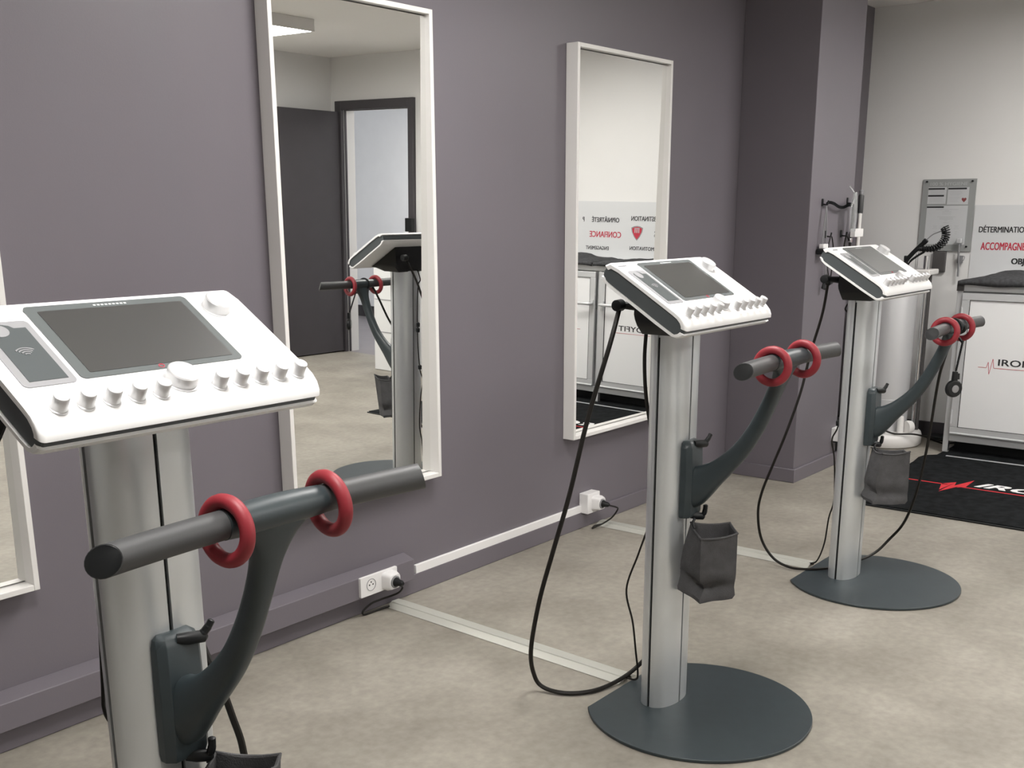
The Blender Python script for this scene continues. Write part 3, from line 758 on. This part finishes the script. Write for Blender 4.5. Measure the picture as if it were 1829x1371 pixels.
def shield(s, n): return [(XB_-n, .889 - y*s, 1.124 + z*s) for y, z in ((-.048, .030), (-.024, .040), (0, .043), (.024, .040), (.048, .030), (.042, .002), (.024, -.030), (.0, -.056), (-.024, -.030), (-.042, .002))]
flat('shield_border', 'reader_frame', shield(1.0, .0005), bd, (-1, 0, 0))
flat('shield_emblem', 'ink_red', shield(.84, .0012), bd, (-1, 0, 0))
em = B()
for y in (.874, .889, .904): em.box(XB_-.0026, XB_-.0016, y-.0035, y+.0035, 1.120, 1.152)
em.box(XB_-.0026, XB_-.0016, .868, .910, 1.148, 1.153)
em.build('shield_letters', 'paper', bd)

# ------------------------------------------------------------------ hygiene sign
hs = thing('hygiene_sign', 'grey notice plate with white papers on the wall beside the word board', 'sign', (0, 0, 0))
XP = XF - .012
B().box(XP, XP+.005, 1.878, 2.173, 1.074, 1.469).build('sign_plate', 'plate', hs, bevel=.001)
sp = B()
for y in (1.900, 2.150):
    for z in (1.100, 1.456): sp.lathe([(.005, -.007), (.005, .010)], 12, Matrix.Translation((XP, y, z)) @ Matrix.Rotation(-PI/2, 4, 'Y'))
for v in range(len(sp.v)): pass
sp.build('fixing', 'black', hs)
text('100 % HYGIENE', 'lettering', 'ink_soft', (.205, .018), (XP, 2.130, 1.434), (0, -1, 0), (0, 0, 1), hs, bold=.04, depth=.0008)
pp = B()
for y0, y1, z0, z1 in ((2.038, 2.140, 1.334, 1.425), (1.915, 2.030, 1.330, 1.424), (1.913, 2.139, 1.111, 1.324)): pp.box(XP-.0012, XP-.0002, y0, y1, z0, z1)
pp.build('paper_sheet', 'paper', hs)
kb = B()
for y0, y1, z0, z1 in ((2.048, 2.139, 1.412, 1.421), (2.050, 2.138, 1.374, 1.383), (1.928, 2.029, 1.412, 1.421), (2.045, 2.139, 1.312, 1.321)): kb.box(XP-.0022, XP-.0013, y0, y1, z0, z1)
kb.build('headline_bar', 'ink', hs)
ln = B()
def lines(y0, y1, z0, n, dz, cut=0):
    for k in range(n):
        c = random.uniform(0, cut); ln.box(XP-.0020, XP-.0013, y0+c, y1-c*.3, z0-k*dz, z0-k*dz+.0012)
lines(2.046, 2.130, 1.403, 4, .0055, .02); lines(2.046, 2.130, 1.367, 5, .0055, .02); lines(1.95, 2.02, 1.403, 5, .0055, .02); lines(1.955, 2.02, 1.37, 5, .006, .02)
for z, a_ in ((1.302, .062), (1.295, .012), (1.289, .026), (1.278, .026), (1.262, .052), (1.255, .038), (1.249, .038), (1.243, .008), (1.229, .016)): ln.box(XP-.0020, XP-.0013, 2.026-a_, 2.026+a_, z, z+.0022)
for y in (2.085, 2.045, 2.002, 1.965):
    for z, a_ in ((1.212, .012), (1.205, .009), (1.197, .014), (1.180, .007), (1.170, .006)): ln.box(XP-.0020, XP-.0013, y-a_, y+a_, z, z+.002)
ln.build('print_lines', 'ink_soft', hs)
ht = [(0, -.014), (.010, -.004), (.0135, .004), (.010, .010), (.004, .010), (0, .006), (-.004, .010), (-.010, .010), (-.0135, .004), (-.010, -.004)]
flat('heart_symbol', 'heart', [(XP-.0013, 1.938 + a_, 1.356 + b_) for a_, b_ in ht], hs, (-1, 0, 0))

# dark wall plate, dispenser and hose by the sign
tag(B().box(XF-.025, XF-.001, 2.007, 2.078, .955, 1.072).build('wall_plate', 'brown_dark', bevel=.003), 'small dark grey square plate on the wall under the notice', 'wall plate')
t = thing('shower_hose', 'grey metal rod in a clip, hanging between the notice and the word board', 'wall rod', (XF, 1.925, 0))
b = B(); b.tube(spline([(-.035, .008, 1.130), (-.045, .006, 1.120), (-.045, .004, 1.06), (-.040, 0, 1.0), (-.040, -.002, .935)]), .0055, 10); b.build('rod', 'ink_grey', t)
B().box(-.055, -.025, -.008, .022, 1.118, 1.146).build('rod_head', 'profile', t, bevel=.004)
t.name = 'wall_rod'
b = B(); b.box(-.035, -.001, -.010, .012, 1.010, 1.050); b.tube(spline([(-.03, -.010, 1.048), (-.035, -.026, 1.046), (-.035, -.024, 1.028), (-.03, -.010, 1.012)]), .002, 8); b.build('clip', 'ink_grey', t)

# ------------------------------------------------------------------ body analyser behind the farthest machine
def analyser():
    ox, oy = 6.20, 2.16
    t = thing('body_analyser', 'tall silver body analyser column on a white base, behind the farthest machine', 'body analyser', (ox, oy, 0))
    pr = []
    for k in range(48):
        g = 2*PI*k/48; pr.append((-.02 + .215*math.cos(g), .190*math.sin(g)-.015))
    secs = [[(x*s, y*s, z) for x, y in pr] for z, s in ((.004, .97), (.010, 1.0), (.055, 1.0), (.072, .97), (.080, .90))]
    B().sections(secs).build('base', 'white', t, angle=50)
    c = B(); pr = [(.115*math.cos(2*PI*k/40)*1.0, .125*math.sin(2*PI*k/40)) for k in range(40)]
    secs = [[(x*s, y*s+.010, z) for x, y in pr] for z, s in ((.080, 1.0), (.26, 1.0), (.262, .985), (.96, .985), (.975, .93))]
    c.sections(secs); c.build('column', 'silver', t, angle=40)
    B().lathe([(.012, .078), (.012, .96)], 20, Matrix.Translation((.02, -.150, 0))).build('chrome_pole', 'chrome', t)
    B().lathe([(.011, .078), (.011, .96)], 20, Matrix.Translation((.055, -.158, 0))).build('rear_pole', 'brown_dark', t)
    B().box(-.06, .10, -.190, -.02, .955, .985).build('tray', 'white', t, bevel=.006)
    w_ = B(); w_.lathe([(.020, -.020), (.034, -.018), (.037, 0), (.034, .018), (.020, .020)], 28, Matrix.Translation((-.06, -.150, .112)) @ Matrix.Rotation(math.radians(60), 4, 'Z') @ Matrix.Rotation(PI/2, 4, 'X'))
    w_.build('foot_wheel', 'white', t)
    b = B(); b.lathe([(.018, .08), (.018, .165), (.014, .175)], 20, Matrix.Translation((-.09, -.115, 0))); b.build('adjuster', 'white', t)
    b = B(); b.box(-.205, -.19, -.07, .03, .085, .125); b.build('connector_plate', 'profile', t, bevel=.002)
    b = B()
    for y in (-.045, -.002): b.lathe([(.013, .0), (.013, .018), (.008, .022)], 16, Matrix.Translation((-.205, y, .105)) @ Matrix.Rotation(-PI/2, 4, 'Y'))
    b.build('connector', 'black', t)
    b = B(); b.tube([(-.118, .06, .165), (-.125, -.06, .165)], .0035, 8); b.box(-.128, -.118, -.06, -.035, .130, .160); b.box(-.128, -.118, .03, .055, .130, .160); b.build('bracket', 'profile', t)
    # cradle pins and coiled handset
    b = B(); b.lathe([(.013, .985), (.013, 1.058)], 16, Matrix.Translation((-.01, -.150, 0))); b.build('cradle_cup', 'chrome', t)
    b = B(); b.tube([(-.05, -.115, .985), (-.05, -.118, 1.075)], .002, 8); b.tube([(-.03, -.10, .985), (-.03, -.10, 1.07)], .002, 8); b.build('cradle_pin', 'chrome', t)
    return t
analyser()
t = thing('coiled_handset', 'black handset with a coiled cord resting above the body analyser tray', 'handset', (6.10, 0, 0))
b = B(); X_ = 0.0
b.tube(spline([(0, 2.090, .990), (0, 2.088, 1.030), (0, 2.058, 1.072), (0, 2.000, 1.132), (0, 1.988, 1.146)]), [.013]*8+[.012]*16+[.014]*8+[.010], 12)
b.lathe([(.006, -.014), (.010, -.012), (.010, .012), (.006, .014)], 12, Matrix.Translation((0, 2.092, 1.046)))
b.build('handle', 'black', t)
b = B(); core = spline([(0, 2.030, 1.100), (0, 2.000, 1.098), (0, 1.955, 1.100), (0, 1.915, 1.118), (0, 1.893, 1.150), (0, 1.890, 1.185), (0, 1.902, 1.215)], 40)
q = []
for i, p in enumerate(core):
    tn = (core[min(i+1, len(core)-1)] - core[max(i-1, 0)]).normalized(); u = Vector((1, 0, 0)); v = tn.cross(u)
    g = i*.50; r_ = .010 + .010*min(1, i/len(core)*1.6); q.append(p + (u*math.cos(g) + v*math.sin(g))*r_)
b.tube(q, .0032, 6); b.tube(core, [.012]*(len(core)//2) + [.008]*(len(core)//4) + [.004]*(len(core)-len(core)//2-len(core)//4), 8)
b.build('coiled_cord', 'black', t)
B().tube(spline([(0, 1.990, 1.144), (0, 1.960, 1.172), (0, 1.925, 1.188), (0, 1.905, 1.195)]), .0028, 8).build('straight_cord', 'ink_grey', t)
B().tube(spline([(0, 2.084, .990), (0, 2.066, 1.030), (0, 2.03, 1.060), (0, 1.995, 1.082)]), [.004]*8+[.006]*17, 8).build('lower_cord', 'black', t)
# leads on the floor by the analyser
tag(B().tube(spline([(6.00, 2.10, .105), (6.02, 2.04, .088), (6.08, 1.95, .086), (6.20, 1.90, .05), (6.30, 1.86, .01), (6.38, 1.80, .008), (6.40, 1.70, .008)]), .005, 8).build('floor_lead', 'cable'), 'black lead running from the analyser base toward the cabinet', 'cable')
tag(B().tube(spline([(6.42, 1.98, .006), (6.36, 1.90, .010), (6.46, 1.84, .05), (6.48, 1.80, .060), (6.44, 1.72, .05), (6.42, 1.66, .03)]), .005, 8).build('floor_lead', 'cable'), 'black lead looped against the dark baseboard beside the cabinet', 'cable')
pa = thing('power_supply', 'small black power supply on the floor behind the analyser', 'power supply', (6.44, 1.93, 0))
B().box(-.05, .05, -.06, .05, .001, .026).build('casing', 'black', pa, bevel=.004)
# wire loop on the wall
t = thing('wire_hook', 'thin bent wire hook on the far wall right of the analyser', 'hook', (6.50, 0, 0))
B().tube(spline([(.02, 2.10, .72), (-.02, 2.08, .66), (-.05, 2.03, .615), (-.05, 1.97, .605), (-.04, 1.93, .625), (-.03, 1.905, .64)]), .0045, 8).build('wire', 'profile', t)

# ------------------------------------------------------------------ hooks and straps on the pillar
YP = 2.16
def hook(x, z, label):
    b = B(); b.box(x-.007, x+.007, YP-.006, YP-.0005, z-.018, z+.016); b.tube([(x, YP-.005, z-.010), (x, YP-.028, z-.012), (x, YP-.032, z+.008)], .004, 8)
    return tag(b.build('wall_hook', 'black', bevel=.001), label, 'hook', 'small black wall hooks on the pillar')
hook(5.081, 1.338, 'upper left black hook on the pillar, at one end of the hanging strap')
hook(5.384, 1.345, 'upper right black hook on the pillar, at one end of the hanging strap')
hook(5.143, 1.190, 'lower left black hook on the pillar holding a thin cord loop')
hook(5.333, 1.190, 'lower right black hook on the pillar holding the cord with a metal buckle')
t = thing('electrode_strap', 'black strap and cables draped over the two upper pillar hooks', 'strap', (0, YP, 0))
b = B(); P = spline([(5.078, -.024, 1.330), (5.11, -.024, 1.337), (5.16, -.026, 1.332), (5.22, -.028, 1.317), (5.28, -.026, 1.315), (5.34, -.024, 1.324), (5.385, -.024, 1.326)])
b.sections([[(p.x, p.y-.002, p.z-w_), (p.x, p.y+.002, p.z-w_), (p.x, p.y+.002, p.z+w_), (p.x, p.y-.002, p.z+w_)] for p, w_ in zip(P, [.007]*len(P))]); b.build('band', 'carpet', t)
b = B(); b.tube(spline([(5.385, -.024, 1.330), (5.402, -.028, 1.322), (5.408, -.026, 1.26), (5.405, -.024, 1.20), (5.400, -.024, 1.13), (5.398, -.022, 1.09)]), .0065, 8); b.build('thick_lead', 'cable', t)
b = B(); b.tube(spline([(5.080, -.024, 1.322), (5.070, -.026, 1.28), (5.062, -.024, 1.22), (5.060, -.022, 1.14)]), .0028, 6); b.tube(spline([(5.082, -.024, 1.322), (5.082, -.028, 1.26), (5.096, -.026, 1.19), (5.110, -.024, 1.12)]), .0028, 6); b.tube(spline([(5.078, -.024, 1.30), (5.072, -.026, 1.22), (5.080, -.024, 1.12)]), .002, 6)
b.tube(spline([(5.075, -.024, 1.12), (5.10, -.026, 1.06), (5.115, -.024, 1.00), (5.118, -.024, .955)]), .003, 6); b.tube(spline([(5.10, -.024, 1.12), (5.125, -.026, 1.06), (5.135, -.024, .98), (5.12, -.024, .95)]), .0018, 6)
b.build('thin_lead', 'ink_grey', t)
B().box(5.052, 5.110, -.034, -.012, 1.125, 1.146).build('white_tag', 'socket', t, bevel=.002)
B().box(5.040, 5.100, -.044, -.004, 1.098, 1.124).build('dark_clip', 'black', t, bevel=.004)
t = thing('cord_loop', 'thin dark cord loop hanging from the lower left pillar hook', 'cord', (0, YP, 0))
B().tube(spline([(5.143, -.028, 1.180), (5.125, -.028, 1.13), (5.13, -.026, 1.05), (5.16, -.026, .985), (5.175, -.026, .96), (5.19, -.026, 1.03), (5.185, -.028, 1.12), (5.16, -.028, 1.175), (5.143, -.028, 1.180)]), .0030, 6).build('cord', 'cable', t)
t = thing('buckled_cord', 'dark cord with a shiny buckle on the lower right pillar hook', 'cord', (0, YP, 0))
B().tube(spline([(5.333, -.028, 1.178), (5.318, -.028, 1.13), (5.31, -.028, 1.07), (5.34, -.026, 1.03), (5.375, -.028, 1.08), (5.378, -.030, 1.14), (5.36, -.028, 1.17), (5.333, -.028, 1.180)]), .0042, 6).build('cord', 'cable', t)
B().box(5.370, 5.392, -.040, -.022, 1.146, 1.168).build('buckle', 'chrome', t, bevel=.003)
t = thing('remote_stub', 'two small black connectors resting low against the pillar under the strap', 'connector', (0, YP, 0))
t.name = 'connector_pair'
b = B(); b.tube([(5.118, -.022, .960), (5.110, -.022, .938), (5.128, -.022, .934)], [.008, .010, .007], 10); b.build('left_connector', 'black', t)
b = B(); b.tube([(5.165, -.022, .958), (5.205, -.022, .964)], [.013, .012], 12); b.build('right_connector', 'black', t)
# clear visor, label holder and broom by the pillar corner
t = thing('face_visor', 'clear plastic face visor hanging beside the broom at the pillar corner', 'visor', (5.320, 2.125, 0))
b = B(); secs = []
for z, r_ in ((1.385, .010), (1.36, .022), (1.32, .042), (1.28, .046), (1.23, .040), (1.20, .030)):
    secs.append([(r_*math.sin(-1.2 + 2.4*k/12), -.02 - .020*math.cos(-1.2+2.4*k/12), z) for k in range(13)] + [((r_-.001)*math.sin(1.2 - 2.4*k/12), -.0185 - .020*math.cos(1.2-2.4*k/12), z) for k in range(13)])
b.sections(secs); b.build('visor_sheet', 'clear', t)
B().tube(spline([(-.02, -.03, 1.385), (-.026, -.02, 1.40), (-.018, -.006, 1.412)]), .003, 6).build('visor_band', 'profile', t)
t = thing('label_holder', 'white label holder clipping the broom to the pillar corner', 'holder', (5.425, 2.14, 0))
B().box(-.034, .075, -.030, -.005, 1.172, 1.212).build('holder_face', 'socket', t, bevel=.002)
B().box(.048, .072, -.005, .05, 1.178, 1.206).build('holder_back', 'socket', t, bevel=.002)
t = thing('broom', 'broom handle with a dark foam grip standing beyond the pillar corner', 'broom', (5.63, 2.185, 0), 0)
B().tube([(-.02, 0, .12), (0, 0, 1.29)], .010, 14).build('handle', 'white', t)
B().tube([(0, 0, 1.285), (.001, 0, 1.290), (.001, 0, 1.372), (.002, 0, 1.376)], [.012, .014, .014, .012], 16).build('foam_grip', 'rubber', t)
B().lathe([(.009, 1.376), (.011, 1.380), (.011, 1.396), (.006, 1.402)], 14).build('end_cap', 'reader_frame', t)
B().box(-.13, .09, -.02, .02, .06, .12).build('broom_head', 'black', t, bevel=.01)
br = B().box(-.125, .085, -.018, .018, .001, .06).build('bristles', 'rubber', t, bevel=.003)

# ------------------------------------------------------------------ things seen only in the tall mirror
t = thing('white_counter', 'narrow white counter next to the door, seen in the tall mirror', 'counter', (6.0, -1.19, 0))
B().box(0, .50, 0, .33, .002, .97).build('body', 'panel', t, bevel=.004)
B().box(-.01, .51, -.01, .34, .97, .99).build('top', 'panel', t, bevel=.004)
B().box(-.003, .001, .01, .32, .30, .304).build('drawer_gap', 'ink_grey', t)
B().box(-.003, .001, .01, .32, .55, .554).build('drawer_gap', 'ink_grey', t)
tag(B().box(XF-.075, XF-.031, DY1+.005, DY1+.075, 1.05, 1.155).build('intercom', 'black', bevel=.004), 'small black box on the door frame, seen in the tall mirror', 'intercom')
